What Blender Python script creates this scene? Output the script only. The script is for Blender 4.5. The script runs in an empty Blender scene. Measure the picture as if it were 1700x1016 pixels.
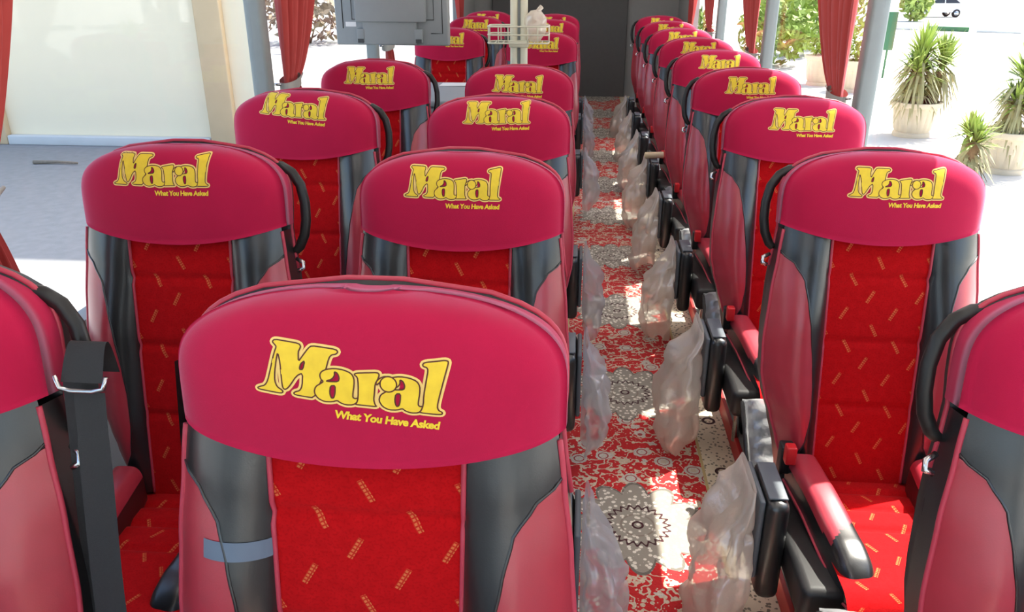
import bpy, bmesh, math, random
from mathutils import Vector, Matrix, noise
random.seed(7)
sc = bpy.context.scene
COL = sc.collection
PI = math.pi

# ------------------------------------------------------------------ camera
FPX, HC = 1330.0, 1.55
cam_d = bpy.data.cameras.new('camera'); cam = bpy.data.objects.new('camera', cam_d); COL.objects.link(cam)
cam_d.sensor_fit = 'HORIZONTAL'; cam_d.sensor_width = 36.0; cam_d.lens = 36.0*FPX/1700.0
cam_d.clip_start = 0.02; cam_d.clip_end = 400
cam.location = (0, 0, HC)
cam.rotation_euler = (math.radians(90-22.76), 0, math.radians(4.756))
sc.camera = cam
# ------------------------------------------------------------------ sky, sun, exposure
w = bpy.data.worlds.new('sky'); sc.world = w; w.use_nodes = True
wn = w.node_tree.nodes; wl = w.node_tree.links
bg = wn['Background']
sky = wn.new('ShaderNodeTexSky'); sky.sky_type = 'NISHITA'; sky.sun_disc = False
SUN_EL, SUN_AZ = 58.0, 39.0      # azimuth counted from +X (right of the coach) towards +Y (its rear)
sky.sun_elevation = math.radians(SUN_EL); sky.sun_rotation = math.radians(90-SUN_AZ)
sky.air_density = 1.0; sky.dust_density = 2.5; sky.ozone_density = 1.0
wl.new(sky.outputs[0], bg.inputs[0]); bg.inputs[1].default_value = 0.21
sd = bpy.data.lights.new('sun', 'SUN'); sd.energy = 6.5; sd.angle = math.radians(0.6); sd.color = (1.0, 0.94, 0.84)
sun = bpy.data.objects.new('sun', sd); COL.objects.link(sun)
el, az = math.radians(SUN_EL), math.radians(SUN_AZ)
sdir = Vector((math.cos(el)*math.cos(az), math.cos(el)*math.sin(az), math.sin(el)))
sun.rotation_euler = sdir.to_track_quat('Z', 'Y').to_euler(); sun.location = sdir*20
LAMP = 1.0
vs = sc.view_settings
vs.view_transform = 'Standard'; vs.look = 'None'; vs.gamma = 1.0; vs.exposure = 1.4; vs.use_curve_mapping = False

# ------------------------------------------------------------------ node helpers
class T:
    def __init__(s, name):
        s.mat = bpy.data.materials.new(name); s.mat.use_nodes = True
        s.nt = s.mat.node_tree; s.n = s.nt.nodes; s.l = s.nt.links
        s.p = s.n['Principled BSDF']; s.out = s.n['Material Output']
    def put(s, v, sock):
        if isinstance(v, bpy.types.NodeSocket): s.l.new(v, sock)
        else: sock.default_value = v
    def m(s, op, *a, clamp=False):
        nd = s.n.new('ShaderNodeMath'); nd.operation = op; nd.use_clamp = clamp
        for i, v in enumerate(a): s.put(v, nd.inputs[i])
        return nd.outputs[0]
    def add(s, a, b): return s.m('ADD', a, b)
    def sub(s, a, b): return s.m('SUBTRACT', a, b)
    def mul(s, a, b): return s.m('MULTIPLY', a, b)
    def lt(s, a, b): return s.m('LESS_THAN', a, b)
    def gt(s, a, b): return s.m('GREATER_THAN', a, b)
    def ab(s, a): return s.m('ABSOLUTE', a)
    def coord(s, kind='Object'):
        return s.n.new('ShaderNodeTexCoord').outputs[kind]
    def sep(s, v):
        nd = s.n.new('ShaderNodeSeparateXYZ'); s.l.new(v, nd.inputs[0]); return nd.outputs
    def noise(s, scale, detail=3, vec=None, rough=.5):
        nd = s.n.new('ShaderNodeTexNoise'); nd.inputs['Scale'].default_value = scale
        nd.inputs['Detail'].default_value = detail; nd.inputs['Roughness'].default_value = rough
        if vec is not None: s.l.new(vec, nd.inputs['Vector'])
        return nd.outputs[0]
    def vor(s, scale, vec=None, feature='F1', out='Distance', rnd=1.0):
        nd = s.n.new('ShaderNodeTexVoronoi'); nd.feature = feature; nd.inputs['Scale'].default_value = scale
        nd.inputs['Randomness'].default_value = rnd
        if vec is not None: s.l.new(vec, nd.inputs['Vector'])
        return nd.outputs[out]
    def mix(s, f, a, b):
        nd = s.n.new('ShaderNodeMix'); nd.data_type = 'RGBA'
        s.put(f, nd.inputs[0])
        for v, i in ((a, 6), (b, 7)):
            if isinstance(v, bpy.types.NodeSocket): s.l.new(v, nd.inputs[i])
            else: nd.inputs[i].default_value = (*v, 1)
        return nd.outputs[2]
    def col(s, v):
        if isinstance(v, bpy.types.NodeSocket): s.l.new(v, s.p.inputs['Base Color'])
        else: s.p.inputs['Base Color'].default_value = (*v, 1)
    def bump(s, h, strength=.2, dist=.002):
        nd = s.n.new('ShaderNodeBump'); nd.inputs['Strength'].default_value = strength; nd.inputs['Distance'].default_value = dist
        s.l.new(h, nd.inputs['Height']); s.l.new(nd.outputs[0], s.p.inputs['Normal'])
    def set(s, **k):
        for a, b in k.items(): s.p.inputs[a.replace('_', ' ')].default_value = b

def simple(name, c, rough=.5, metal=0, var=.12, scale=30, bump=.0, bscale=200, sheen=0, spec=.5, coat=0):
    t = T(name); co = t.coord()
    n_ = t.noise(scale, 3, co)
    t.col(t.mix(n_, tuple(x*(1-var) for x in c), tuple(min(1, x*(1+var)) for x in c)))
    t.set(Roughness=rough, Metallic=metal); t.p.inputs['Specular IOR Level'].default_value = spec
    if bump: t.bump(t.noise(bscale, 2, co), bump, .001)
    if sheen:
        t.p.inputs['Sheen Weight'].default_value = sheen; t.p.inputs['Sheen Roughness'].default_value = .4; t.p.inputs['Sheen Tint'].default_value = (.9, .72, 1, 1)  # violet sheen tint stands in for sky light on the cloth
    if coat: t.p.inputs['Coat Weight'].default_value = coat; t.p.inputs['Coat Roughness'].default_value = .22
    return t.mat

M = {}
M['cover'] = simple('magenta_cover_cloth', (.47, .008, .055), .85, var=.08, scale=14, bump=.25, bscale=900, sheen=.34, spec=.2)
M['black_leather'] = simple('black_leather', (.011, .012, .013), .32, var=.2, bump=.12, bscale=500, spec=.8, coat=.35)
M['red_leather'] = simple('red_leather', (.42, .032, .052), .34, var=.1, bump=.12, bscale=500, spec=.7, coat=.4)
M['piping'] = simple('piping_red', (.5, .045, .08), .45, var=.05)
M['shell'] = simple('black_shell_plastic', (.014, .014, .015), .42, var=.2, bump=.1, bscale=400)
M['handle'] = simple('black_handle', (.012, .012, .012), .4, var=.1)
M['webbing'] = simple('belt_webbing', (.022, .022, .023), .75, var=.2, scale=400, bump=.3, bscale=600)
M['steel'] = simple('brushed_steel', (.6, .6, .6), .22, metal=1, var=.06)
M['slab_grey'] = simple('armrest_grey_plastic', (.11, .13, .15), .4, var=.05)
M['grey_plastic'] = simple('grey_plastic', (.3, .34, .37), .5, var=.05)
M['tv_grey'] = simple('monitor_grey_plastic', (.27, .30, .315), .5, var=.04)
M['tv_dark'] = simple('monitor_dark_recess', (.05, .055, .06), .6, var=.1)
M['pillar'] = simple('pillar_grey', (.27, .30, .30), .6, var=.05)
M['wall'] = simple('lining_grey', (.36, .37, .37), .7, var=.05)
M['rear'] = simple('rear_panel_grey', (.13, .13, .13), .6, var=.08)
M['rear_up'] = simple('rear_upper_taupe', (.22, .20, .165), .7, var=.06)
M['ceil'] = simple('ceiling_pale', (.75, .74, .72), .8, var=.03)
M['curtain'] = simple('brick_red_curtain', (.46, .05, .045), .75, var=.12, scale=8, bump=.2, bscale=700, sheen=.2)
M['tie'] = simple('curtain_tie_grey', (.42, .41, .38), .8)
M['cream'] = simple('cream_enamel', (.75, .73, .58), .35, var=.04)
M['white'] = simple('white_paper', (.85, .85, .85), .7, var=.02)
M['gold'] = simple('gold_print', (.92, .62, .03), .6, var=.18, scale=60)
M['cream_print'] = simple('cream_halo_print', (.95, .66, .20), .6, var=.06)
M['brown_print'] = simple('brown_print_line', (.10, .022, .006), .6, var=.1)
M['bluegrey'] = simple('blue_grey_strip', (.13, .175, .24), .5, var=.03)
M['buckle'] = simple('red_buckle', (.62, .015, .02), .35, var=.03)
M['trim_red'] = simple('red_edge_trim', (.5, .02, .02), .5, var=.05)
M['beige_tube'] = simple('beige_card_tube', (.72, .55, .34), .6, var=.08)
M['stucco'] = simple('cream_stucco', (.94, .81, .58), .9, var=.03, scale=3, bump=.3, bscale=30)
M['tan'] = simple('tan_stone', (.68, .50, .30), .9, var=.08, scale=5)
M['kerb'] = simple('pale_kerb_stone', (.62, .62, .60), .9, var=.08, scale=4)
M['green_paint'] = simple('green_paint', (.03, .14, .06), .6, var=.1)
M['pot'] = simple('cast_stone_pot', (.62, .53, .40), .9, var=.1, scale=12, bump=.3, bscale=60)
M['trunk'] = simple('fibrous_trunk', (.22, .15, .08), .95, var=.3, scale=40)
M['leaf'] = simple('yucca_leaf', (.30, .40, .09), .5, var=.5, scale=3)
M['dead_leaf'] = simple('dry_yucca_leaf', (.36, .33, .17), .7, var=.3, scale=5)
M['bush'] = simple('bush_leaf', (.22, .32, .05), .6, var=.5, scale=2)
M['twig'] = simple('dry_twig', (.25, .2, .15), .9, var=.3)
M['car_white'] = simple('white_car_paint', (.75, .76, .78), .25, var=.02, coat=.5)
M['car_glass'] = simple('car_window', (.03, .035, .04), .1, var=.1)
M['tyre'] = simple('tyre_rubber', (.02, .02, .02), .8)
M['soil'] = simple('soil', (.1, .07, .05), .95, var=.3)

def glass_mat():
    t = T('window_glass'); t.n.remove(t.p)
    tr = t.n.new('ShaderNodeBsdfTransparent'); tr.inputs[0].default_value = (.96, .97, .96, 1)
    gl = t.n.new('ShaderNodeBsdfGlossy'); gl.inputs['Roughness'].default_value = .02
    lw = t.n.new('ShaderNodeLayerWeight'); fac = t.add(.005, t.mul(.5, t.m('POWER', lw.outputs['Facing'], 5.0)))
    mx = t.n.new('ShaderNodeMixShader')
    t.l.new(fac, mx.inputs[0]); t.l.new(tr.outputs[0], mx.inputs[1]); t.l.new(gl.outputs[0], mx.inputs[2])
    t.l.new(mx.outputs[0], t.out.inputs[0]); return t.mat
M['glass'] = glass_mat()

def film_mat(name, transp, tint, rough=.25):
    t = T(name); t.n.remove(t.p); co = t.coord()
    tr = t.n.new('ShaderNodeBsdfTransparent'); tr.inputs[0].default_value = (.95, .95, .95, 1)
    tl = t.n.new('ShaderNodeBsdfTranslucent'); tl.inputs[0].default_value = (*tint, 1)
    df = t.n.new('ShaderNodeBsdfDiffuse'); df.inputs[0].default_value = (*tint, 1)
    gl = t.n.new('ShaderNodeBsdfGlossy'); gl.inputs['Roughness'].default_value = rough
    bp = t.n.new('ShaderNodeBump'); bp.inputs['Strength'].default_value = .6; bp.inputs['Distance'].default_value = .01
    t.l.new(t.noise(26, 4, co), bp.inputs['Height'])
    for nd in (tl, df, gl): t.l.new(bp.outputs[0], nd.inputs['Normal'])
    def ms(f, a, b):
        x = t.n.new('ShaderNodeMixShader'); t.put(f, x.inputs[0]); t.l.new(a, x.inputs[1]); t.l.new(b, x.inputs[2]); return x.outputs[0]
    body = ms(.5, tl.outputs[0], df.outputs[0]); body = ms(.22, body, gl.outputs[0])
    t.l.new(ms(transp, body, tr.outputs[0]), t.out.inputs[0]); return t.mat
M['bag'] = film_mat('sunlit_bag_film', .28, (.95, .87, .76))  # right-hand bags: sun glow put into a warmer, denser film
M['bag_clear'] = film_mat('shaded_bag_film', .55, (.75, .76, .8), .18)  # left-hand bags: cooler, clearer copy of the film, as in shade
M['wrap'] = film_mat('clear_wrap_film', .5, (.8, .82, .85), .12)

def velour():
    t = T('red_velour_with_dashes'); uv = t.sep(t.coord('UV')); u, v = uv[0], uv[1]
    rv = t.m('DIVIDE', v, .042); row = t.m('FLOOR', rv)
    fv = t.mul(t.sub(t.sub(rv, row), .5), .042)
    par = t.m('FLOORED_MODULO', row, 2.0)
    xo = t.add(t.m('DIVIDE', u, .117), t.mul(par, .5))
    xo = t.add(xo, t.mul(t.m('FLOORED_MODULO', t.m('FLOOR', t.mul(row, .5)), 2.0), .13))
    fx = t.mul(t.sub(t.sub(xo, t.m('FLOOR', xo)), .5), .117)
    sg = t.sub(t.mul(t.m('FLOORED_MODULO', t.m('FLOOR', t.mul(row, .5)), 2.0), 2.0), 1.0)
    along = t.add(t.mul(t.mul(fx, sg), .47), t.mul(fv, .88))
    across = t.sub(t.mul(fx, .88), t.mul(t.mul(fv, sg), .47))
    mask = t.mul(t.lt(t.ab(along), .0165), t.lt(t.ab(across), .0040))
    d1 = t.gt(t.m('SINE', t.mul(along, 1150.0)), -.35); d2 = t.gt(t.m('SINE', t.mul(t.add(across, .0025), 1150.0)), -.45)
    mask = t.mul(mask, t.add(.08, t.mul(.45, t.mul(d1, d2))))
    co = t.coord('UV')
    n1 = t.noise(260, 2, co); n2 = t.noise(60, 3, co)
    base = t.mix(n2, (.40, .002, .004), (.58, .006, .009))
    base = t.mix(t.mul(t.gt(n1, .56), .35), base, (.30, .001, .003))
    t.col(t.mix(mask, base, (.80, .30, .10)))
    t.set(Roughness=.9); t.p.inputs['Specular IOR Level'].default_value = .1
    t.p.inputs['Sheen Weight'].default_value = .12; t.p.inputs['Sheen Tint'].default_value = (1, .3, .3, 1)
    t.bump(n1, .25, .001); return t.mat
M['velour'] = velour()

def carpet():
    t = T('persian_aisle_carpet'); co = t.coord(); x, y, z = t.sep(co)
    dx = t.sub(x, .215)
    yy = t.m('DIVIDE', t.sub(y, 2.005), .83); dy = t.mul(t.sub(yy, t.m('ROUND', yy)), .83)
    r = t.m('SQRT', t.add(t.mul(dx, dx), t.mul(dy, dy))); th = t.m('ARCTAN2', dy, dx)
    dist = t.noise(30, 3, co)
    # field: vines, leaves, flowers
    f1 = t.vor(10, co, rnd=.75); fl = t.lt(t.add(f1, t.mul(t.sub(dist, .5), .34)), .31)
    flc = t.lt(f1, .10); ring = t.mul(t.gt(f1, .19), t.lt(f1, .225))
    f2 = t.vor(34, co); lf = t.lt(f2, .25)
    f3 = t.vor(75, co); lf3 = t.lt(f3, .21)
    vn = t.noise(17, 2, co); vine = t.lt(t.ab(t.sub(vn, .5)), .022)
    sp = t.noise(160, 2, co)
    beige = t.mix(sp, (.36, .26, .18), (.85, .72, .56)); grey = t.mix(sp, (.30, .28, .25), (.80, .74, .66))
    c = t.mix(sp, (.40, .010, .014), (.66, .030, .030))
    c = t.mix(lf3, c, beige); c = t.mix(vine, c, beige); c = t.mix(lf, c, beige)
    c = t.mix(fl, c, grey); c = t.mix(ring, c, (.33, .05, .05)); c = t.mix(flc, c, (.55, .46, .36))
    # medallion with scalloped petals
    pet = t.ab(t.m('COSINE', t.mul(th, 6.0)))
    edge = t.add(.165, t.mul(pet, .055))
    med = t.lt(r, edge)
    mg = t.mix(t.gt(t.vor(60, co), .36), (.74, .69, .61), (.30, .27, .23))
    mg = t.mix(t.mul(t.gt(r, t.sub(edge, .012)), .7), mg, (.10, .09, .08))
    c = t.mix(med, c, mg)
    zz = t.add(.088, t.mul(.008, t.m('SINE', t.mul(th, 22.0))))
    c = t.mix(t.mul(t.lt(t.ab(t.sub(r, zz)), .005), .95), c, (.045, .006, .012))
    c = t.mix(t.mul(t.lt(t.ab(t.sub(r, .05)), .003), .6), c, (.2, .15, .12))
    c = t.mix(t.lt(t.ab(t.sub(r, .015)), .0035), c, (.05, .01, .015))
    # border band
    adx = t.ab(dx); bd = t.gt(adx, .235)
    bc = t.mix(t.gt(t.vor(70, co), .33), (.24, .22, .16), (.75, .66, .50))
    by = t.m('DIVIDE', y, .33); bdy = t.mul(t.sub(by, t.m('ROUND', by)), .33)
    ex = t.sub(adx, .30); rr = t.m('SQRT', t.add(t.mul(ex, ex), t.mul(t.mul(bdy, bdy), 1.0)))
    bc = t.mix(t.lt(t.ab(t.sub(rr, .02)), .005), bc, (.05, .02, .02))
    c = t.mix(bd, c, bc)
    c = t.mix(t.lt(t.ab(t.sub(adx, .238)), .005), c, (.55, .42, .2))
    t.col(c); t.set(Roughness=.95); t.p.inputs['Specular IOR Level'].default_value = .15
    t.p.inputs['Sheen Weight'].default_value = .15
    t.bump(sp, .4, .003); return t.mat
M['carpet'] = carpet()

def ground_mat():
    t = T('paving_with_shade_tone'); co = t.coord(); x, y, z = t.sep(co)
    n1 = t.noise(.5, 4, co); n2 = t.noise(8, 4, co)
    pale = t.mix(n1, (.50, .48, .44), (.62, .60, .56)); shade_tone = t.mix(n2, (.20, .205, .21), (.30, .30, .305))  # darker grey for the left ground, shade put into the colour
    left = t.lt(x, -2.0)
    t.col(t.mix(left, pale, shade_tone)); t.set(Roughness=.9); return t.mat
M['ground'] = ground_mat()
def emis(name, c, s):
    t = T(name); t.p.inputs['Emission Color'].default_value = (*c, 1); t.p.inputs['Emission Strength'].default_value = s
    t.col((.8, .8, .8)); return t.mat

# ------------------------------------------------------------------ mesh helpers
def mk(name, verts, faces, uvs=None, smooth=True, mats=None, fm=None):
    me = bpy.data.meshes.new(name); me.from_pydata([tuple(v) for v in verts], [], faces)
    if uvs:
        ul = me.uv_layers.new(name='UVMap')
        for lp in me.loops: ul.data[lp.index].uv = uvs[lp.vertex_index]
    if smooth: me.polygons.foreach_set('use_smooth', [True]*len(me.polygons))
    for m_ in (mats or []): me.materials.append(M[m_] if isinstance(m_, str) else m_)
    if fm: me.polygons.foreach_set('material_index', fm)
    me.update(); return me
def ob(name, me, parent=None, loc=(0, 0, 0)):
    o = bpy.data.objects.new(name, me); COL.objects.link(o); o.location = loc
    if parent: o.parent = parent
    return o
def tag(o, label, cat=None, group=None, kind=None):
    o['label'] = label
    if cat: o['category'] = cat
    if group: o['group'] = group
    if kind: o['kind'] = kind
    return o
def empty(name, loc, rz=0):
    o = bpy.data.objects.new(name, None); COL.objects.link(o); o.location = loc; o.rotation_euler = (0, 0, rz); o.empty_display_size = .05; return o
class MB:
    def __init__(s): s.v = []; s.f = []; s.uv = []
    def addm(s, vs_, fs, uv=None):
        k = len(s.v); s.v += [tuple(a) for a in vs_]; s.f += [tuple(i+k for i in f) for f in fs]
        s.uv += uv if uv else [(a[0], a[1]) for a in vs_]
        return s
    def box(s, x0, x1, y0, y1, z0, z1, b=0.0):
        bm = bmesh.new(); bmesh.ops.create_cube(bm, size=1)
        for v in bm.verts: v.co = Vector(((x0+x1)/2+v.co.x*(x1-x0), (y0+y1)/2+v.co.y*(y1-y0), (z0+z1)/2+v.co.z*(z1-z0)))
        if b: bmesh.ops.bevel(bm, geom=bm.edges[:], offset=b, segments=3, profile=.5, affect='EDGES')
        bm.verts.index_update(); s.addm([v.co.copy() for v in bm.verts], [[v.index for v in f.verts] for f in bm.faces]); bm.free(); return s
    def tube(s, path, rad, n=10, cyc=False, sq=1.0):
        P = [Vector(p) for p in path]; L = len(P); vs_ = []; fs = []
        prev = None
        for i, p in enumerate(P):
            if cyc: tg = (P[(i+1) % L]-P[i-1])
            else: tg = P[min(i+1, L-1)]-P[max(i-1, 0)]
            tg.normalize()
            if prev is None:
                a = tg.cross(Vector((0, 0, 1)))
                if a.length < .1: a = tg.cross(Vector((1, 0, 0)))
            else: a = prev-tg*prev.dot(tg)
            a.normalize(); prev = a; b = tg.cross(a)
            rr = rad[i] if isinstance(rad, (list, tuple)) else rad
            for k in range(n):
                q = 2*PI*k/n; vs_.append(p+a*math.cos(q)*rr+b*math.sin(q)*rr*sq)
        for i in range(L if cyc else L-1):
            for k in range(n):
                a0 = i*n+k; a1 = i*n+(k+1) % n; j = (i+1) % L
                fs.append((a0, a1, j*n+(k+1) % n, j*n+k))
        if not cyc: fs += [tuple(range(n))[::-1], tuple(range((L-1)*n, L*n))]
        return s.addm(vs_, fs)
    def grid(s, fn, nu, nv, uvf=None):
        vs_ = []; uv = []
        for j in range(nv+1):
            for i in range(nu+1):
                vs_.append(fn(i/nu, j/nv)); uv.append(uvf(i/nu, j/nv) if uvf else (i/nu, j/nv))
        fs = [(j*(nu+1)+i, j*(nu+1)+i+1, (j+1)*(nu+1)+i+1, (j+1)*(nu+1)+i) for j in range(nv) for i in range(nu)]
        return s.addm(vs_, fs, uv)
    def lathe(s, prof, n=24, c=(0, 0), flute=0, fn=12):
        vs_ = []
        for r_, z_ in prof:
            for k in range(n):
                q = 2*PI*k/n; vs_.append((c[0]+r_*math.cos(q), c[1]+r_*math.sin(q), z_))
        fs = [(j*n+k, j*n+(k+1) % n, (j+1)*n+(k+1) % n, (j+1)*n+k) for j in range(len(prof)-1) for k in range(n)]
        return s.addm(vs_, fs)
    def mesh(s, name, mat, smooth=True): return mk(name, s.v, s.f, s.uv, smooth, [mat])
def sharp(me, ang=35):
    me.polygons.foreach_set('use_smooth', [True]*len(me.polygons)); me.set_sharp_from_angle(angle=math.radians(ang)); return me
def lerp(a, b, t): return a+(b-a)*t
def interp(tab, s_):
    if s_ <= tab[0][0]: return tab[0][1]
    for (a, va), (b, vb) in zip(tab, tab[1:]):
        if s_ <= b:
            t = (s_-a)/(b-a); t = t*t*(3-2*t)*.5+t*.5
            return lerp(va, vb, t)
    return tab[-1][1]

# ------------------------------------------------------------------ the coach body
XL, XR, YF, YB, ZC, SILL, HEAD = -1.22, 1.06, -1.7, 9.6, 2.05, .74, 1.72
def struct(name, mb, mat, label, parent=None, smooth=False):
    me = mb.mesh(name, mat, smooth); o = ob(name, me, parent)
    if not parent: o['kind'] = 'structure'; o['label'] = label
    return o
def aisle_z(y): return 0 if y < 6 else (y-6)/3.6*.2
fl = MB()
ys = [YF, 6, YB]
for a, b in zip(ys, ys[1:]):
    fl.addm([(-.15, a, aisle_z(a)), (.575, a, aisle_z(a)), (.575, b, aisle_z(b)), (-.15, b, aisle_z(b))], [(0, 1, 2, 3)])
struct('floor', fl, 'carpet', 'patterned red persian style carpet running down the coach aisle')
M['platform'] = simple('platform_lining', (.30, .29, .27), .85, var=.15, scale=60)
struct('floor_platform_left', MB().box(XL, -.15, YF, YB, -.1, .06), 'platform', 'raised grey floor under the paired seats')
struct('floor_platform_right', MB().box(.575, XR, YF, YB, -.1, .06), 'platform', 'raised grey floor under the single seats')
struct('trim_1', MB().box(.566, .58, YF, YB, .0, .066, .003), 'trim_red', 'red edge strip along the raised floor beside the aisle')
PY = [-.39, 1.38, 3.14, 4.90, 6.66, 8.3]
def side(X, out, nm):
    x0, x1 = (X-.05, X) if out < 0 else (X, X+.05)
    struct('wall_'+nm, MB().box(x0, x1, YF, YB, -.1, SILL), 'wall', 'grey side lining below the %s windows' % nm)
    struct('wall_%s_header' % nm, MB().box(x0, x1, YF, YB, HEAD, ZC), 'wall', 'grey lining above the %s windows' % nm)
    struct('wall_%s_rear' % nm, MB().box(x0, x1, 8.3, YB, SILL, HEAD), 'wall', 'pale grey blank panel behind the last %s window' % nm)
side(XL, -1, 'left'); side(XR, 1, 'right')
tn = 2; wn_ = 1
for X, sg, nm in ((XL, 1, 'left'), (XR, -1, 'right')):
    for i, y in enumerate([YF+.05]+PY):
        b = MB().box(X-.05 if sg > 0 else X-.015, X+.015 if sg > 0 else X+.05, y-.036+(.085 if sg < 0 else 0), y+.036+(.085 if sg < 0 else 0), SILL-.1, HEAD+.05, .012)
        o = struct('trim_%d' % tn, b, 'pillar', 'grey upright window pillar on the %s side, number %d from the front' % (nm, i), smooth=False); tn += 1
        sharp(o.data)
    yy = [YF+.05]+PY
    for a, b_ in zip(yy, yy[1:]):
        xo = X-.028 if sg > 0 else X+.028
        g = MB().box(xo-.003, xo+.003, a+.03+(.085 if sg < 0 else 0), b_-.03+(.085 if sg < 0 else 0), SILL-.02, HEAD+.02)
        o = struct('window_%d' % wn_, g, 'glass', 'clear side window pane on the %s side' % nm); wn_ += 1
struct('ceiling', MB().box(XL-.05, XR+.05, YF, YB, ZC, ZC+.05), 'ceil', 'pale coach ceiling')
rw = MB().box(XL-.05, XR+.05, YB, YB+.05, -.1, ZC)
struct('wall_back', rw, 'wall', 'grey rear wall of the coach')
struct('wall_back_panel', MB().box(-1.02, .50, YB-.05, YB-.001, .0, 1.43, .012), 'rear', 'dark grey panel closing the end of the aisle')
struct('wall_back_upper', MB().box(-1.02, .50, YB-.04, YB-.001, 1.445, ZC-.05, .01), 'rear_up', 'taupe upper panel on the rear wall')
fw = MB().box(XL-.05, XR+.05, YF-.05, YF, -.1, .55); struct('wall_front', fw, 'wall', 'front wall under the windscreen')
struct('wall_front_header', MB().box(XL-.05, XR+.05, YF-.05, YF, 1.9, ZC), 'wall', 'lining above the windscreen')
struct('window_%d' % wn_, MB().box(XL, XR, YF-.03, YF-.024, .55, 1.9), 'glass', 'large front windscreen')
EM = emis('fill_led_strip', (1.0, .97, .92), LAMP)  # unseen glowing strips, added to brighten the cabin
for x, nm in ((-.55, 'left'), (.55, 'right')):
    r = empty('added_ceiling_light', (x, 4.0, ZC))
    tag(r, 'unseen long ceiling light strip added above the %s seats' % nm, 'light', 'added ceiling light strips')
    ob('fill_lamp_housing', MB().box(-.12, .12, -5.0, 5.0, -.02, 0, .005).mesh('fill_lamp_housing', 'white', False), r)
    ob('fill_lamp_diffuser', MB().box(-.10, .10, -4.95, 4.95, -.03, -.0201).mesh('fill_lamp_diffuser', EM, False), r)

# ------------------------------------------------------------------ curtains
def curtain(X, sg, ya, label, ztie=.98, wtop=.62, dirn=1, seed=0):
    r = empty('window_curtain', (X+sg*.020, ya, SILL)); tag(r, label, 'curtain', 'tied back window curtains')
    ztop = HEAD+.03; rnd = random.Random(seed)
    ph = [rnd.uniform(0, 6) for _ in range(4)]
    def width(z):
        if z > ztie:
            t = (z-ztie)/(ztop-ztie); return lerp(.13, wtop, t**.62)
        t = (ztie-z)/(ztie-SILL); return lerp(.13, .24, t**.5)
    def fn(u, v):
        z = lerp(SILL+.02, ztop, v); wd = width(z)
        n_ = 6
        amp = .019*min(1, .35+abs(z-ztie)*2)
        off = amp*math.sin(u*n_*2*PI+ph[0]+.4*math.sin(z*5+ph[1]))+.3*amp*math.sin(u*n_*4*PI+ph[2])
        return (sg*(.028+off), dirn*(.0+u*wd+.012*math.sin(u*17+ph[3])*min(1, wd*3)), z-SILL)
    ob('curtain_cloth', MB().grid(fn, 72, 40).mesh('curtain_cloth', 'curtain'), r)
    cy = .065
    path = [(sg*(.028+.034*math.cos(q)), dirn*(cy+.078*math.sin(q)), ztie-SILL+.012*math.sin(q)) for q in [2*PI*k/20 for k in range(20)]]
    def band(u, v):
        q = 2*PI*u; return (sg*(.028+.036*math.cos(q)), dirn*(cy+.08*math.sin(q)), ztie-SILL-.018+.036*v+.012*math.sin(q))
    ob('tie_band', MB().grid(band, 28, 3).mesh('tie_band', 'tie'), r)
    ob('tie_knot', MB().tube([(sg*.028, dirn*(cy+.07), ztie-SILL), (sg*.03, dirn*(cy+.11), ztie-SILL+.006), (sg*.03, dirn*(cy+.15), ztie-SILL+.02)], [.012, .008, .004], 8).mesh('tie_knot', 'tie'), r)
    ob('tie_hook', MB().tube([(sg*-.015, dirn*.0, ztie-SILL), (sg*.0, dirn*-.012, ztie-SILL), (sg*.02, dirn*-.005, ztie-SILL)], .006, 8).mesh('tie_hook', 'steel'), r)
words = ['beside the nearest pillar in view', 'beside the second pillar', 'beside the third pillar', 'by the rear pillar']
curtain(XL, 1, 1.30, 'dark red curtain at the extreme left edge by the nearest left seat', ztie=1.12, wtop=.46, seed=1)
for i, y in enumerate((3.14, 4.90, 6.66)):
    curtain(XL, 1, y+.055, 'brick red tied curtain on the left windows ' + words[i], ztie=1.13, wtop=.55, seed=3+i)
    curtain(XR, -1, y+.14, 'brick red tied curtain on the right windows ' + words[i], ztie=1.09, wtop=.66, seed=13+i)
curtain(XR, -1, 8.24, 'brick red tied curtain on the right windows by the rear pillar', ztie=.98, wtop=.5, dirn=-1, seed=31)
curtain(XL, 1, 8.24, 'brick red tied curtain on the left windows by the rear pillar', ztie=.98, wtop=.5, dirn=-1, seed=32)

# ------------------------------------------------------------------ seat geometry
REC = math.radians(10); ZCR = .30; TOP = .83
TV, NV = Vector((0, math.sin(REC), math.cos(REC))), Vector((0, -math.cos(REC), math.sin(REC)))
WT = [(0, .172), (.04, .182), (.10, .202), (.16, .220), (.22, .240), (.28, .252), (.36, .254), (.48, .246), (.58, .235), (.70, .222)]
BT = [(.0, .165), (.05, .172), (.075, .158), (.11, .143), (.18, .136), (.25, .138), (.31, .144), (.40, .156), (.46, .166), (.52, .178), (.56, .202), (.592, .245), (.60, .26)]
def WF(s): return interp(WT, s)
def CF(s): return interp([(0, .112), (.25, .114), (.64, .118)], s)
def BF(s): return min(interp(BT, s), WF(s))
def base(x, s, d): return Vector((x, 0, ZCR))+TV*s+NV*d
def DB(x, s):
    a = abs(x); c = CF(s); wv = WF(s)
    if a <= c:
        g = sum(.007*math.exp(-((s-k)/.008)**2) for k in (.20, .37, .53))
        return .004*math.cos(PI*a/(2*c))-.003-g
    q = min(1, (a-c)/(wv-c)); bl = interp([(0, .012), (.08, .03), (.2, .046), (.40, .042), (.56, .022), (.66, .012)], s)
    return -.004+bl*math.sin(PI*q**.85)**.8-.022*q**3
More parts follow.
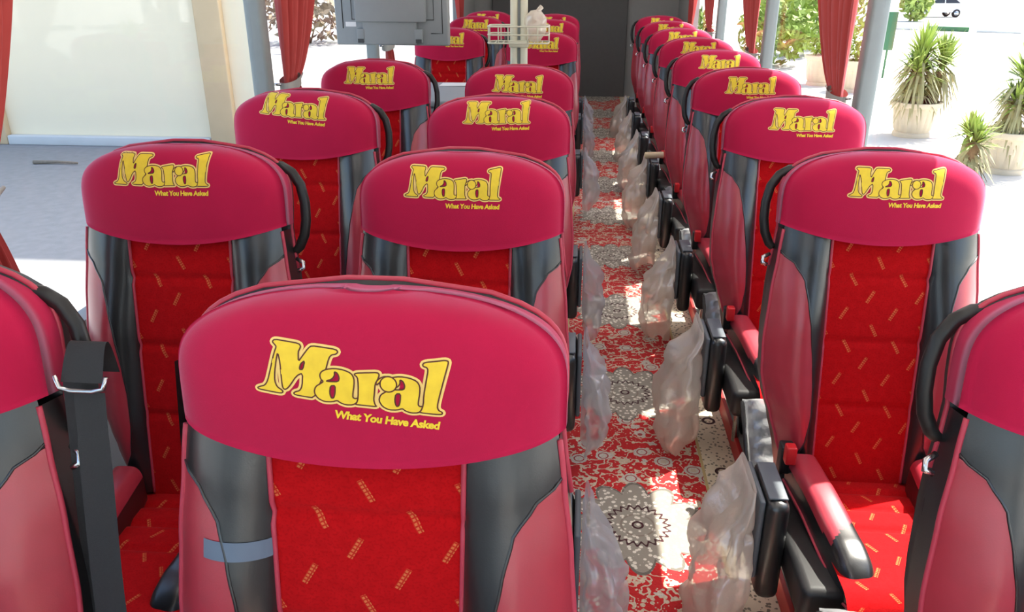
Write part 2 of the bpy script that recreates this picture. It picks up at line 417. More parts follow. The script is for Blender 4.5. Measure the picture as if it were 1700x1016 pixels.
def strip(mb, f0, f1, s0, s1, nx, ns, sgn):
    def P(u, v):
        s = lerp(s0, s1, v); x = lerp(f0(s), f1(s), u)*sgn
        return base(x, s, DB(x, s))
    def U(u, v):
        s = lerp(s0, s1, v); return (lerp(f0(s), f1(s), u)*sgn, s)
    mb.grid(P, nx, ns, U)
# headrest cover
HW = .236
def hem(x): return .652-.040*(1-min(1, abs(x)/HW)**2.0)
def WC(v):
    if v < .25: return HW
    t = (v-.25)/.75; return HW*(max(0, 1-(t*.998)**3.5))**(1/2.6)
def topx(x): return TOP-.004*(abs(x)/.2)**2
def cov_d(a, v):
    a = min(1, abs(a)); v = max(0, min(1, v))
    return .040*(1-.25*(1-v)**2)-.010*a**2-min(.045, .028*a**4+.030*v**7)-.03*max(a**14, v**26)
def cov(x, s, lift=0):
    h, tp = hem(x), topx(x); v = (s-h)/(tp-h); a = x/max(.01, WC(max(0, min(1, v))))
    return base(x, s, cov_d(a, v)+lift)
def cover_mesh():
    mb = MB(); nu, nv = 36, 26
    def P(u, v):
        a = math.sin((u*2-1)*PI/2)*.35+(u*2-1)*.65; vv = 1-(1-v)**1.5
        x = a*WC(vv); s = hem(x)+(topx(x)-hem(x))*vv
        return base(x, s, cov_d(a, vv))
    mb.grid(P, nu, nv)
    idx = [j*(nu+1) for j in range(nv+1)]+[nv*(nu+1)+i for i in range(1, nu+1)]+[j*(nu+1)+nu for j in range(nv-1, -1, -1)]
    ring = idx
    cur = ring
    ctr = base(0, .70, 0)
    for dd, sc_ in ((-.022, 1.004), (-.022, .998)):
        new = []
        for k in cur:
            p = Vector(mb.v[k]); q = p+NV*dd; q.x = q.x*sc_; mb.v.append(tuple(q)); mb.uv.append((0, 0)); new.append(len(mb.v)-1)
        for k in range(len(cur)-1): mb.f.append((cur[k], new[k], new[k+1], cur[k+1]))
        cur = new
    # turned hem along the bottom
    low = list(range(nu+1)); new = []
    for k in low:
        p = Vector(mb.v[k])-NV*.022+TV*.006; mb.v.append(tuple(p)); mb.uv.append((0, 0)); new.append(len(mb.v)-1)
    for k in range(nu): mb.f.append((low[k], low[k+1], new[k+1], new[k]))
    return mb.mesh('headrest_cover', 'cover')
def shell_outline():
    pts = []
    for k in range(15):
        s = lerp(-.06, .64, k/14); pts.append((interp([(-.06, .175), (.05, .188), (.15, .212), (.25, .240), (.36, .252), (.5, .247), (.64, .230)], s), s))
    for k in range(1, 15):
        v = .12+.88*k/14; x = WC(v)*.985; pts.append((x, hem(x)+(topx(x)-hem(x))*v+.004))
    pts.append((0, TOP+.004))
    return pts
def shell_mesh():
    half = shell_outline(); full = half+[(-x, s) for x, s in half[-2::-1]]
    mb = MB(); n = len(full)
    for d, k in ((-.070, .96), (-.076, 1.0), (-.100, 1.0), (-.118, .965), (-.126, .87)):
        for x, s in full: mb.v.append(tuple(base(x*k, lerp(.4, s, .5+.5*k), d))); mb.uv.append((0, 0))
    for j in range(4):
        for i in range(n): mb.f.append((j*n+i, j*n+(i+1) % n, (j+1)*n+(i+1) % n, (j+1)*n+i))
    mb.f.append(tuple(range(4*n, 5*n))); mb.f.append(tuple(range(n))[::-1])
    return sharp(mb.mesh('back_shell', 'shell'), 50)
def shell_pipe():
    half = shell_outline()[12:]; full = half+[(-x, s) for x, s in half[-2::-1]]
    return MB().tube([base(x*1.005, s+.002, -.080) for x, s in full], .0042, 7).mesh('shell_piping', 'piping')
def side_wall(sgn):
    mb = MB()
    def P(u, v):
        s = lerp(0, .64, v); wv = WF(s); d0 = DB(wv, s); x = lerp(wv, interp([(0, .186), (.06, .196), (.15, .218), (.22, .24), (.28, .252), (.36, .253), (.5, .247), (.64, .230)], s), u)
        return base(x*sgn, s, lerp(d0, -.082, u))
    mb.grid(P, 3, 24); return mb.mesh('side_flank', 'black_leather')
PM = {}
mb = MB(); strip(mb, lambda s: -CF(s), lambda s: CF(s), -.01, .65, 16, 90, 1); PM['center'] = mb.mesh('center_panel', 'velour')
for sg in (-1, 1):
    k = 'R' if sg > 0 else 'L'
    mb = MB(); strip(mb, CF, BF, 0, .65, 12, 60, sg); PM['bolster'+k] = mb.mesh('side_bolster', 'black_leather')
    mb = MB(); strip(mb, BF, WF, .0, .60, 10, 70, sg); PM['inset'+k] = mb.mesh('bolster_inset', 'red_leather')
    PM['flank'+k] = side_wall(sg)
    S = [lerp(0, .64, i/40) for i in range(41)]
    PM['pipe_c'+k] = MB().tube([base(CF(s)*sg, s, DB(CF(s)*sg, s)+.002) for s in S], .0035, 7).mesh('panel_piping', 'piping')
    PM['pipe_o'+k] = MB().tube([base(WF(s)*sg, s, DB(WF(s)*sg, s)) for s in S], .0042, 7).mesh('edge_piping', 'piping')
    S2 = [lerp(.04, .59, i/40) for i in range(41)]
    PM['seam'+k] = MB().tube([base(BF(s)*sg, s, DB(BF(s)*sg, s)) for s in S2], .0022, 6).mesh('inset_seam', 'black_leather')
    # grab handle
    pth = [(.185, .785), (.212, .782), (.236, .768), (.255, .740), (.264, .70), (.265, .66), (.260, .625), (.248, .598), (.232, .585)]
    pp = []
    for i in range(len(pth)-1):
        for t in (0, .5): pp.append((lerp(pth[i][0], pth[i+1][0], t), lerp(pth[i][1], pth[i+1][1], t)))
    pp.append(pth[-1])
    PM['handle'+k] = MB().tube([base(x*sg, s, -.085) for x, s in pp], [.009]+[.0115]*(len(pp)-2)+[.009], 12, sq=1.0).mesh('grab_handle', 'handle')
    PM['hook'+k] = MB().tube([base(.252*sg, .575, -.05), base(.270*sg, .568, -.04), base(.272*sg, .556, -.035), base(.26*sg, .55, -.035)], .005, 8).mesh('belt_hook', 'steel')
    # slab armrest on the aisle side
    mb = MB().box(.225*sg if sg > 0 else -.281, .281*sg if sg > 0 else -.225, -.25, -.06, .115, .392, .022); PM['slab'+k] = sharp(mb.mesh('armrest_panel', 'black_leather'), 40)
    xo = .281*sg
    mb = MB().box(min(xo, xo+.014*sg), max(xo, xo+.014*sg), -.235, -.065, .17, .39, .006)
    PM['slabside'+k] = sharp(mb.mesh('armrest_side_plate', 'slab_grey'), 40)
    mb = MB().box(min(.231*sg, .275*sg), max(.231*sg, .275*sg), -.23, -.08, .3915, .398, .003); PM['slabtop'+k] = sharp(mb.mesh('armrest_cap', 'slab_grey'), 40)
    # cushion wing: red pad with black nose
    def wing(u, v, sg=sg):
        q = u*2*PI; yy_ = lerp(-.03, -.42, v); zc = interp([(0, .335), (.3, .330), (.75, .308), (1, .278)], v)
        k3 = 1 if v < .85 else math.sqrt(max(0.02, 1-((v-.85)/.15)**2)); hx = .038*k3; hz = .058*k3
        cx, sx = math.cos(q), math.sin(q); e = .55
        return (sg*(lerp(.150, .108, v)+hx*math.copysign(abs(cx)**e, cx)), yy_, zc+hz*math.copysign(abs(sx)**e, sx))
    g = MB().grid(wing, 44, 70); me = mk('cushion_wing', g.v, g.f, g.uv, True, ['black_leather', 'red_leather'])
    for p in me.polygons:
        c = p.center
        if c.y > -.295-(c.x*sg-.13)*1.0 and c.z > interp([(-.4, .338), (-.03, .362)], c.y): p.material_index = 1
    PM['wing'+k] = me
    def wpipe(v): return (sg*(lerp(.150, .108, v)+.039*(1 if v < .85 else .85)), lerp(-.03, -.41, v), interp([(0, .315), (.3, .308), (.75, .283), (1, .255)], v))
    PM['wingpipe'+k] = MB().tube([wpipe(i/20) for i in range(20)]+[(sg*.128, -.422, .254), (sg*.085, -.408, .256)], .0038, 7).mesh('wing_piping', 'piping')
    mb = MB().box(min(.178*sg, .204*sg), max(.178*sg, .204*sg), -.075, -.045, .385, .435, .005); PM['buckle'+k] = sharp(mb.mesh('belt_buckle', 'buckle'), 40)
    mb = MB().box(min(.174*sg, .208*sg), max(.174*sg, .208*sg), -.046, -.01, .34, .42, .005); PM['bucklestalk'+k] = sharp(mb.mesh('buckle_stalk', 'shell'), 40)
    mb = MB().box(min(.08*sg, .135*sg), max(.08*sg, .135*sg), -.17, -.10, 0, .23, .006).box(min(.07*sg, .145*sg), max(.07*sg, .145*sg), -.22, .10, 0, .02, .004); PM['leg'+k] = sharp(mb.mesh('leg', 'shell'), 40)
    PM['legtube'+k] = MB().tube([(.165*sg, -.24, .01), (.165*sg, -.22, .24)], .012, 10).mesh('leg_tube', 'steel')
def cush(u, v):
    x = lerp(-.155, .155, u); L = v*.60
    if L < .44: y, z = -L+.02, ZCR-.005+.035*math.sin(min(1, L/.44)*PI*.5)+.0
    else:
        q = (L-.44)/.16*PI*.62; y, z = -.42-.055*math.sin(q), ZCR+.03-.055*(1-math.cos(q))
    g = sum(.010*math.exp(-((L-k)/.010)**2) for k in (.07, .15, .24))
    return Vector((x, y, z-g-.012*(abs(x)/.155)**4))
PM['cushion'] = MB().grid(cush, 14, 80, lambda u, v: (lerp(-.155, .155, u), -v*.60)).mesh('seat_cushion', 'velour')
PM['cushbase'] = sharp(MB().box(-.225, .225, -.40, .06, .19, .285, .02).mesh('cushion_base', 'shell'), 40)
# calf rest: leather pad on a steel frame, hinged under the cushion front, film wrapped
def slab_pts(x0, x1, y0, z0, y1, z1, th, n=10, m=14):
    def f(u, v):
        x = lerp(x0, x1, u); a = max(abs(u*2-1)**8, abs(v*2-1)**10)
        n_ = Vector((0, z1-z0, y0-y1)).normalized()
        if n_.z < 0: n_ = -n_
        c = Vector((x, lerp(y0, y1, v), lerp(z0, z1, v)))
        rib = .006*math.cos(v*PI*12)
        return c+n_*(th*(1-a)+rib*(1-a))
    return f
PM['calf'] = MB().grid(slab_pts(-.19, .19, -.46, .28, -.66, .09, .045), 14, 60).mesh('calf_pad', 'black_leather')
mb = MB(); mb.tube([(-.2, -.45, .28), (-.2, -.665, .08), (.2, -.665, .08), (.2, -.45, .28)], .012, 8); PM['calfframe'] = mb.mesh('calf_frame', 'shell')
PM['calfback'] = sharp(MB().addm([(-.19, -.46, .275), (.19, -.46, .275), (.19, -.66, .085), (-.19, -.66, .085), (-.19, -.445, .26), (.19, -.445, .26), (.19, -.645, .07), (-.19, -.645, .07)], [(0, 1, 2, 3), (7, 6, 5, 4), (0, 4, 5, 1), (1, 5, 6, 2), (2, 6, 7, 3), (3, 7, 4, 0)]).mesh('calf_board', 'shell'), 30)
def wrapf(u, v):
    p = slab_pts(-.205, .205, -.45, .29, -.672, .075, .06)(u, v)
    n3 = noise.noise_vector(p*22); return p+n3*.007
PM['calfwrap'] = MB().grid(wrapf, 26, 30).mesh('calf_film', 'wrap')
PM['cover'] = cover_mesh(); PM['shell'] = shell_mesh(); PM['shellpipe'] = shell_pipe()

# ------------------------------------------------------------------ the printed lettering (outlines drawn by hand)
LM = [(222,152),(240,132),(330,143),(425,157),(442,178),(432,205),(422,225),(420,308),(455,255),(500,190),(525,172),(610,182),(705,195),(722,215),(705,235),(672,240),(652,268),(622,380),(562,520),(525,612),(450,603),(380,592),(370,577),(385,565),(418,555),(440,515),(450,400),(400,428),(345,515),(318,545),(300,549),(288,532),(284,480),(280,320),(264,235),(250,300),(234,400),(229,480),(245,530),(280,555),(290,570),(275,585),(190,572),(100,558),(90,545),(110,535),(150,522),(175,480),(202,380),(236,240),(255,190),(240,172)]
LM_H = [(437,322),(470,296),(452,372),(424,372)]
LA = [(578,412),(592,382),(630,362),(690,352),(760,362),(815,388),(836,430),(834,490),(822,560),(820,595),(836,606),(862,597),(852,635),(818,660),(765,662),(722,645),(702,625),(662,640),(600,640),(552,612),(528,562),(542,512),(586,482),(604,466),(584,446)]
LA_H1 = [(690,378),(714,392),(726,432),(716,464),(650,466),(622,462),(668,444),(690,414)]
LA_H2 = [(656,500),(692,497),(688,560),(676,606),(656,608),(646,560)]
LR = [(838,400),(850,386),(930,380),(1012,375),(1026,392),(1012,435),(992,470),(985,540),(976,610),(985,652),(998,668),(920,662),(832,655),(848,640),(860,600),(866,480),(862,420)]
LL = [(1345,300),(1360,282),(1440,272),(1510,262),(1534,270),(1530,300),(1500,420),(1466,560),(1446,655),(1456,688),(1486,705),(1480,722),(1440,722),(1308,708),(1328,690),(1345,640),(1350,560),(1370,440),(1386,345),(1376,322),(1352,316)]
circ = [(1090+62*math.cos(k*PI/10), 472+66*math.sin(k*PI/10)) for k in range(20)]
ear = [(1000,452),(1030,420),(1070,404),(1085,420),(1050,436),(1022,462),(1000,484)]
sh2 = lambda P: [(x+487, y+52) for x, y in P]
LETTERS = [[LM, LM_H], [LA, LA_H1, LA_H2], [LR], [ear], [sh2(LA), sh2(LA_H1), sh2(LA_H2)], [circ], [LL]]
TILT = math.radians(5.6); SCL = 1/6605.0
def flat(p):
    x, y = p[0]-812, 430-p[1]
    return ((x*math.cos(TILT)-y*math.sin(TILT))*SCL, (x*math.sin(TILT)+y*math.cos(TILT))*SCL)
def chaikin(P, it=2):
    for _ in range(it):
        Q = []
        for i in range(len(P)):
            a, b = P[i], P[(i+1) % len(P)]
            Q += [(a[0]*.78+b[0]*.22, a[1]*.78+b[1]*.22), (a[0]*.22+b[0]*.78, a[1]*.22+b[1]*.78)]
        P = Q
    return P
LT = [[chaikin([flat(p) for p in c], 1) for c in L] for L in LETTERS]
def fill2d(loops):
    cu = bpy.data.curves.new('tmp', 'CURVE'); cu.dimensions = '2D'; cu.fill_mode = 'BOTH'
    for L in loops:
        sp = cu.splines.new('POLY'); sp.points.add(len(L)-1); sp.use_cyclic_u = True
        for i, (x, y) in enumerate(L): sp.points[i].co = (x, y, 0, 1)
    o = bpy.data.objects.new('tmp', cu); COL.objects.link(o)
    dg = bpy.context.evaluated_depsgraph_get(); me = o.evaluated_get(dg).to_mesh()
    V = [(v.co.x, v.co.y) for v in me.vertices]; F = [tuple(p.vertices) for p in me.polygons]
    o.evaluated_get(dg).to_mesh_clear(); bpy.data.objects.remove(o); bpy.data.curves.remove(cu)
    return V, F
def subdiv(V, F, mx=.012):
    bm = bmesh.new(); vv = [bm.verts.new((x, y, 0)) for x, y in V]
    for f in F:
        try: bm.faces.new([vv[i] for i in f])
        except ValueError: pass
    bmesh.ops.remove_doubles(bm, verts=bm.verts[:], dist=1e-6)
    bmesh.ops.triangulate(bm, faces=bm.faces[:])
    for _ in range(4):
        es = [e for e in bm.edges if e.calc_length() > mx]
        if not es: break
        bmesh.ops.subdivide_edges(bm, edges=es, cuts=1); bmesh.ops.triangulate(bm, faces=bm.faces[:])
    bm.verts.index_update(); V = [(v.co.x, v.co.y) for v in bm.verts]; F = [tuple(v.index for v in f.verts) for f in bm.faces]; bm.free(); return V, F
def stroke(L, hw, disc=6):
    V = []; F = []; n = len(L)
    for i in range(n):
        a, b = Vector(L[i]), Vector(L[(i+1) % n]); t = b-a
        if t.length < 1e-7: continue
        t.normalize(); nn = Vector((-t.y, t.x))*hw; k = len(V)
        V += [tuple(a+nn), tuple(a-nn), tuple(b-nn), tuple(b+nn)]; F.append((k, k+1, k+2, k+3))
        k = len(V); V += [(a.x+hw*math.cos(q*2*PI/disc), a.y+hw*math.sin(q*2*PI/disc)) for q in range(disc)]; F.append(tuple(range(k, k+disc)))
    return V, F
LAY = []    # (lift in mm, V, F, material slot)
for li, L in enumerate(LT):
    z = li*.00007
    V, F = stroke(L[0], .0036, 8); LAY.append((.0004, V, F, 0))
    V, F = subdiv(*fill2d(L)); LAY.append((.0009+z, V, F, 1))
    for c in L:
        V, F = stroke(c, .00085, 6); LAY.append((.00093+z, V, F, 2))
def text2d(body, size, off):
    cu = bpy.data.curves.new('tmp', 'FONT'); cu.body = body; cu.size = size; cu.offset = off; cu.resolution_u = 3; cu.shear = .1; cu.align_x = 'RIGHT'; cu.space_character = .96
    o = bpy.data.objects.new('tmp', cu); COL.objects.link(o)
    dg = bpy.context.evaluated_depsgraph_get(); me = o.evaluated_get(dg).to_mesh()
    V = [(v.co.x, v.co.y) for v in me.vertices]; F = [tuple(p.vertices) for p in me.polygons]
    o.evaluated_get(dg).to_mesh_clear(); bpy.data.objects.remove(o); bpy.data.curves.remove(cu); return V, F
TX = text2d('What You Have Asked', .0142, .0006)
_xs = [v[0] for v in TX[0]]; _w = max(_xs)-min(_xs)
TX = ([(x*.120/_w+.1035, y-.0545) for x, y in TX[0]], TX[1])
_lc = {}
def logo(ox, os_, tilt):
    key = (round(ox, 4), round(os_, 4), round(tilt, 4))
    if key in _lc: return _lc[key]
    ct, st = math.cos(math.radians(tilt)), math.sin(math.radians(tilt))
    mp = lambda p, l: cov(ox+p[0]*ct-p[1]*st, os_+p[0]*st+p[1]*ct, l)
    V = []; F = []; mi = []
    for l, v, f, m_ in LAY:
        k = len(V); V += [mp(p, l) for p in v]; F += [tuple(i+k for i in q) for q in f]; mi += [m_]*len(f)
    a = mk('logo_lettering', V, F, None, True, ['cream_print', 'gold', 'brown_print'], mi)
    b = mk('slogan_lettering', [mp(p, .0008) for p in TX[0]], TX[1], None, True, ['gold'])
    _lc[key] = (a, b); return a, b

# ------------------------------------------------------------------ seats
PLAT = .06; YO = .120
def seat(x, yhead, label, group, aisle, dz=0.0, lg=(0, .755, 0), belt=None, rz=0, slab=True, logo_on=True, handle=True):
    """aisle: +1 the aisle lies on the seat's +x side, -1 on its -x side; yhead = y of the headrest middle"""
    r = empty('coach_seat', (x, yhead-YO, PLAT+dz), rz); tag(r, label, 'seat', group)
    k = 'R' if aisle > 0 else 'L'; o_ = 'L' if k == 'R' else 'R'
    ob('back_shell', PM['shell'], r); ob('shell_piping', PM['shellpipe'], r)
    ob('center_panel', PM['center'], r)
    for q in 'LR':
        b = ob('side_bolster', PM['bolster'+q], r); ob('inset_seam', PM['seam'+q], b)
        ob('bolster_inset', PM['inset'+q], r); ob('side_flank', PM['flank'+q], r)
        ob('panel_piping', PM['pipe_c'+q], r); ob('edge_piping', PM['pipe_o'+q], r)
        wg = ob('cushion_wing', PM['wing'+q], r); ob('wing_piping', PM['wingpipe'+q], wg)
        lg_ = ob('leg', PM['leg'+q], r); ob('leg_tube', PM['legtube'+q], lg_)
    c = ob('headrest_cover', PM['cover'], r); c['label'] = 'magenta cloth headrest cover printed with yellow lettering'
    if logo_on:
        a, b = logo(*lg); ob('logo_lettering', a, c); ob('slogan_lettering', b, c)
    if handle: h = ob('grab_handle', PM['handle'+k], r); ob('belt_hook', PM['hook'+k], h)
    ob('seat_cushion', PM['cushion'], r); ob('cushion_base', PM['cushbase'], r)
    bs = ob('buckle_stalk', PM['bucklestalk'+k], r); ob('belt_buckle', PM['buckle'+k], bs)
    if slab:
        s_ = ob('armrest_panel', PM['slab'+k], r); ob('armrest_side_plate', PM['slabside'+k], s_); ob('armrest_cap', PM['slabtop'+k], s_)
    cp = ob('calf_rest', PM['calf'], r); ob('calf_frame', PM['calfframe'], cp); ob('calf_board', PM['calfback'], cp); ob('calf_film', PM['calfwrap'], cp)
    if belt == 'thin':
        def st3(u, v):
            s = lerp(.72, -.2, v); return base(-.247-.006*math.sin(v*PI), s, lerp(-.045, -.09, u)-.03*v)
        ob('belt_webbing', MB().grid(st3, 4, 20).mesh('belt_webbing', 'webbing'), r)
    elif belt:
        sg = 1 if belt == 'R' else -1
        def st(u, v):
            s = lerp(.665, -.20, v); xx = .306+.006*v+(u-.5)*.046*(.95 if v < .1 else 1.0)
            return base(sg*xx, s, -.02+.01*math.sin(v*3)-.06*max(0, v-.3)**1.3)
        ob('belt_webbing', MB().grid(st, 4, 30).mesh('belt_webbing', 'webbing'), r)
        def st2(u, v):
            s = lerp(.68, -.20, v); xx = .298-.012-.04*v+(u-.5)*.05
            return base(sg*xx, s, -.034-.05*v)
        ob('belt_webbing', MB().grid(st2, 4, 20).mesh('belt_webbing', 'webbing'), r)
        def fold(u, v):
            q = v*PI; return base(sg*(.300+(u-.5)*.058*(1-.18*math.sin(q*.5))), .68+.05*math.sin(q), -.015-.05*v)
        ob('belt_guide', MB().grid(fold, 6, 14).mesh('belt_guide', 'webbing'), r)
        rg = [base(sg*(.302+dx), .678+dz_, -.010) for dx, dz_ in ((-.036, .012), (-.03, -.004), (-.015, -.008), (.015, -.008), (.03, -.004), (.036, .012))]
        ob('belt_ring', MB().tube(rg, .0032, 8).mesh('belt_ring', 'steel'), r)
    return r
GA, GB, GR = 'window seats of the paired columns', 'aisle seats of the paired columns', 'single seats on the right'
ordw = ['nearest', 'second', 'third', 'fourth', 'fifth', 'sixth', 'seventh', 'eighth']
# single seats on the right
RX = .735
RY = [1.015, 1.91, 2.79, 3.67, 4.54, 5.40, 6.28, 7.18, 8.05]
rlg = [(0, .76, 0), (.003, 0.7593, .5), (.004, 0.7548, 0), (.0, 0.7525, 1), (.0, 0.7616, 1), (0, .76, 0), (-.005, .762, 2), (-.005, .762, 1), (0, .765, 0)]
for i, y in enumerate(RY):
    lb = 'red and black single seat, ' + ['cropped by the right edge of the photo', 'fully in view in front of the two potted yuccas', 'second behind the cropped right edge seat', 'third behind the cropped right edge seat', 'fourth behind the cropped right edge seat', 'fifth behind the cropped right edge seat', 'third from the rear of its column', 'second from the rear of its column', 'rearmost, against the grey rear panel'][i]
    seat(RX+(.052 if i == 0 else 0), y, lb, GR, -1, dz=-.02, lg=rlg[i])
# aisle seats left of the aisle
BY = [.88, 1.73, 2.59, 3.50, 5.50, 6.95, 7.85]
blg = [(-.004, 0.7342, -5.2), (-.009, 0.7639, 0), (.0, 0.7776, 2), (-.002, 0.7502, 0), (.005, .755, 0), (0, .76, 0), (0, .76, 0)]
bl = ['large nearest aisle seat with a blue-grey strip on its left bolster', 'aisle seat directly behind the large nearest one', 'third aisle seat of the left block, logo high on its cover', 'fourth aisle seat on the left, just before the cream pole', 'aisle seat half hidden behind the wire basket pole', 'aisle seat near the rear, behind the basket pole seat', 'rearmost aisle seat of the left block']
for i, y in enumerate(BY):
    r = seat(-.264, y, 'red and black '+bl[i], GB, 1, lg=blg[i], belt='thin' if i == 0 else None, handle=False)
    if i == 0: r.scale = (1.1, 1, 1)
AY = [.87, 1.66, 2.52, 3.46, 5.55, 7.0, 7.9]
alg = [(0, .755, 0), (-.012, 0.7753, 1), (-.012, 0.7798, -4), (-.006, 0.7616, 1), (0, .755, 0), (0, .76, 0), (0, .76, 0)]
al = ['window seat cropped by the left edge with black belt webbing', 'window seat with an open side handle against the pale wall view', 'third window seat on the left, creased cover hem', 'fourth window seat on the left, in front of the grey cabinet', 'window seat behind the grey monitor', 'window seat near the rear on the left', 'rearmost window seat on the left']
for i, y in enumerate(AY): seat(-.887-(.055 if i == 0 else 0), y, 'red and black '+al[i], GA, 1, dz=.022, lg=alg[i], belt='R' if i == 0 else None, slab=False)
# tape strip on the nearest aisle seat
def bluegrey(u, v):
    x = lerp(-.198, -.118, u); s = lerp(.470, .496, v)-.003*u
    return base(x, s, DB(x, s)+.0015)
tp = MB().grid(bluegrey, 16, 4).mesh('bluegrey_strip', 'bluegrey')  # plain blue-grey rectangle following the bolster surface
t_ = ob('bluegrey_strip', tp, None, (-.264, BY[0]-YO, PLAT)); t_.scale = (1.1, 1, 1)
tag(t_, 'blank blue-grey strip lying over the left bolster of the nearest aisle seat', 'sticker')

# ------------------------------------------------------------------ plastic bags on the aisle armrests
def bag_mesh(seed, sg, full):
    off = Vector((seed*3.1, seed*1.7, 0)); n, m_ = 48, 30
    xin = .297
    def fn(u, v):
        q = 2*PI*u; t = v; c, s_ = math.cos(q), math.sin(q); e = .7
        out = interp([(0, .012), (.12, .022), (.35, .06+.03*full), (.65, .07+.05*full), (.9, .06+.06*full), (1, .05+.05*full)], t)
        hy = interp([(0, .085), (.2, .10), (.6, .12+.02*full), (1, .125+.02*full)], t)
        cx = xin+.004+out/2; cy = -.145-.02*t
        z = lerp(.41, .10-.09*full, t)-.03*t*math.sin(q*2+seed)
        p = Vector((cx+out/2*math.copysign(abs(c)**e, c), cy+hy*math.copysign(abs(s_)**e, s_), z))
        k2 = min(1, t*4); nv = noise.noise_vector(p*11+off)*.024+noise.noise_vector(p*27+off)*.013+noise.noise_vector(p*60+off)*.004
        fold = .010*math.sin(q*6+seed+z*9)*k2
        p = p+nv*k2+Vector((c*fold, s_*fold, 0))
        p.x = max(p.x, xin+.001)
        return (p.x*sg, p.y, p.z)
    return MB().grid(fn, n, m_).mesh('plastic_bag', 'bag' if sg < 0 else 'bag_clear')
bmR = [bag_mesh(s, -1, f) for s, f in ((1, 1.15), (2, 1.0), (3, 1.2))]
bmL = [bag_mesh(s, 1, f) for s, f in ((5, .35), (6, .5), (7, .3))]
for i, y in enumerate(RY[1:], 1):
    o = ob('plastic_bag', bmR[i % 3], None, (RX, y-YO, PLAT-.02))
    tag(o, 'clear plastic bag over the aisle armrest of the right column, %s from the front' % ordw[i-1], 'plastic bag', 'plastic bags on the armrests')
for i, y in enumerate(BY):
    if i == 0: continue
    o = ob('plastic_bag', bmL[i % 3], None, (-.262, y-YO, PLAT))
    tag(o, 'clear plastic bag on the left side of the aisle, %s from the front' % ordw[i-1], 'plastic bag', 'plastic bags on the armrests')
r = MB().tube([(-.05, 0, 0), (-.045, 0, 0), (.07, .01, .004)], [.016, .02, .02], 14).mesh('card_tube', 'beige_tube')
t_ = ob('card_tube', r, None, (.47, RY[5]-.27, PLAT+.40)); tag(t_, 'short beige tube lying across an armrest on the right of the aisle', 'tube')

# ------------------------------------------------------------------ monitor, pole with basket, cabinet
tv = empty('hanging_monitor', (-.895, 3.92, 1.22), math.radians(-3)); tag(tv, 'grey flat monitor hanging with its back towards the viewer', 'monitor')
hwid = .272
ob('monitor_body', sharp(MB().box(-hwid, hwid, 0, .05, 0, .36, .008).mesh('monitor_body', 'tv_grey'), 40), tv)
ob('screen_glass', sharp(MB().box(-hwid+.015, hwid-.015, .0495, .053, .015, .345).mesh('screen_glass', 'car_glass', False)), tv)
ob('center_spine', sharp(MB().box(-.135, .045+.08, -.022, .002, .004, .355, .006).mesh('center_spine', 'tv_grey'), 40), tv)
ob('mount_plate', sharp(MB().box(-.165, .175, -.034, -.018, .105, .33, .006).mesh('mount_plate', 'tv_grey'), 40), tv)
for x in (-.145, .135):
    ob('cable_slot', sharp(MB().box(x-.018, x+.018, -.0245, .001, .014, .075, .003).mesh('cable_slot', 'tv_grey'), 40), tv)
    ob('port_cover', sharp(MB().box(x-.014, x+.014, -.026, -.0246, .012, .03).mesh('port_cover', 'tv_dark', False)), tv)
for pts in ([(-.235, .33), (-.235, .075)], [(.245, .33), (.245, .055), (.19, .055)], [(-.19, .33), (-.19, .115), (.205, .115), (.205, .33)]):
    ob('groove_line', MB().tube([(x, -.001 if abs(x) > .18 else -.035, z) for x, z in pts], .0022, 6).mesh('groove_line', 'tv_dark'), tv)
ob('sticker', MB().box(-.222, -.17, -.0012, -.0002, .083, .104).mesh('sticker', 'white', False), tv)
ob('mount_arm', sharp(MB().box(-.03, .03, -.03, .03, .34, ZC-1.22, .004).mesh('mount_arm', 'tv_grey'), 40), tv)

pl = empty('handrail_pole', (-.325, 4.34, 0)); tag(pl, 'cream twin tube pole with a wire basket between the seats', 'pole')
for dx in (-.026, .026):
    ob('tube', MB().tube([(dx, 0, .06), (dx, 0, ZC)], .019, 14).mesh('tube', 'cream'), pl)
ob('pole_core', sharp(MB().box(-.02, .02, .004, .02, .06, ZC).mesh('pole_core', 'tv_grey', False)), pl)
ob('pole_clamp', sharp(MB().box(-.05, .05, -.026, .026, 1.18, 1.215, .006).mesh('pole_clamp', 'cream'), 40), pl)
bk = MB()
def rrect(hx, hy, z, n=5):
    pts = []
    for cx, cy, a0 in ((hx-.03, hy-.03, 0), (-hx+.03, hy-.03, 90), (-hx+.03, -hy+.03, 180), (hx-.03, -hy+.03, 270)):
        for k in range(n): a = math.radians(a0+90*k/(n-1)); pts.append((cx+.03*math.cos(a), cy+.03*math.sin(a), z))
    return pts
for z in (1.205, 1.245, 1.285): bk.tube(rrect(.155, .075, z), .0045, 6, True)
for x, y in ((-.155, -.03), (-.155, .03), (.155, -.03), (.155, .03), (-.1, -.075), (-.05, -.075), (.05, -.075), (.1, -.075), (-.1, .075), (-.05, .075), (.05, .075), (.1, .075)):
    bk.tube([(x, y, 1.205), (x, y, 1.285)], .0035, 6)
for x in (-.12, -.08, .08, .12): bk.tube([(x, -.075, 1.205), (x, .075, 1.205)], .003, 6)
ob('wire_basket', bk.mesh('wire_basket', 'cream'), pl)
def sack(u, v):
    q = 2*PI*u; rr = .058*(math.sin(PI*min(1, .12+v*.88))**.6); p = Vector((.085+rr*math.cos(q)*1.05, rr*math.sin(q), 1.215+.17*v))
    if v > .85: p.x += .02
    return p+noise.noise_vector(p*20)*.016
t_ = ob('crumpled_sack', MB().grid(sack, 28, 20).mesh('crumpled_sack', 'bag'), None, (-.325, 4.34, 0)); tag(t_, 'crumpled clear plastic sack standing in the wire basket', 'plastic bag')

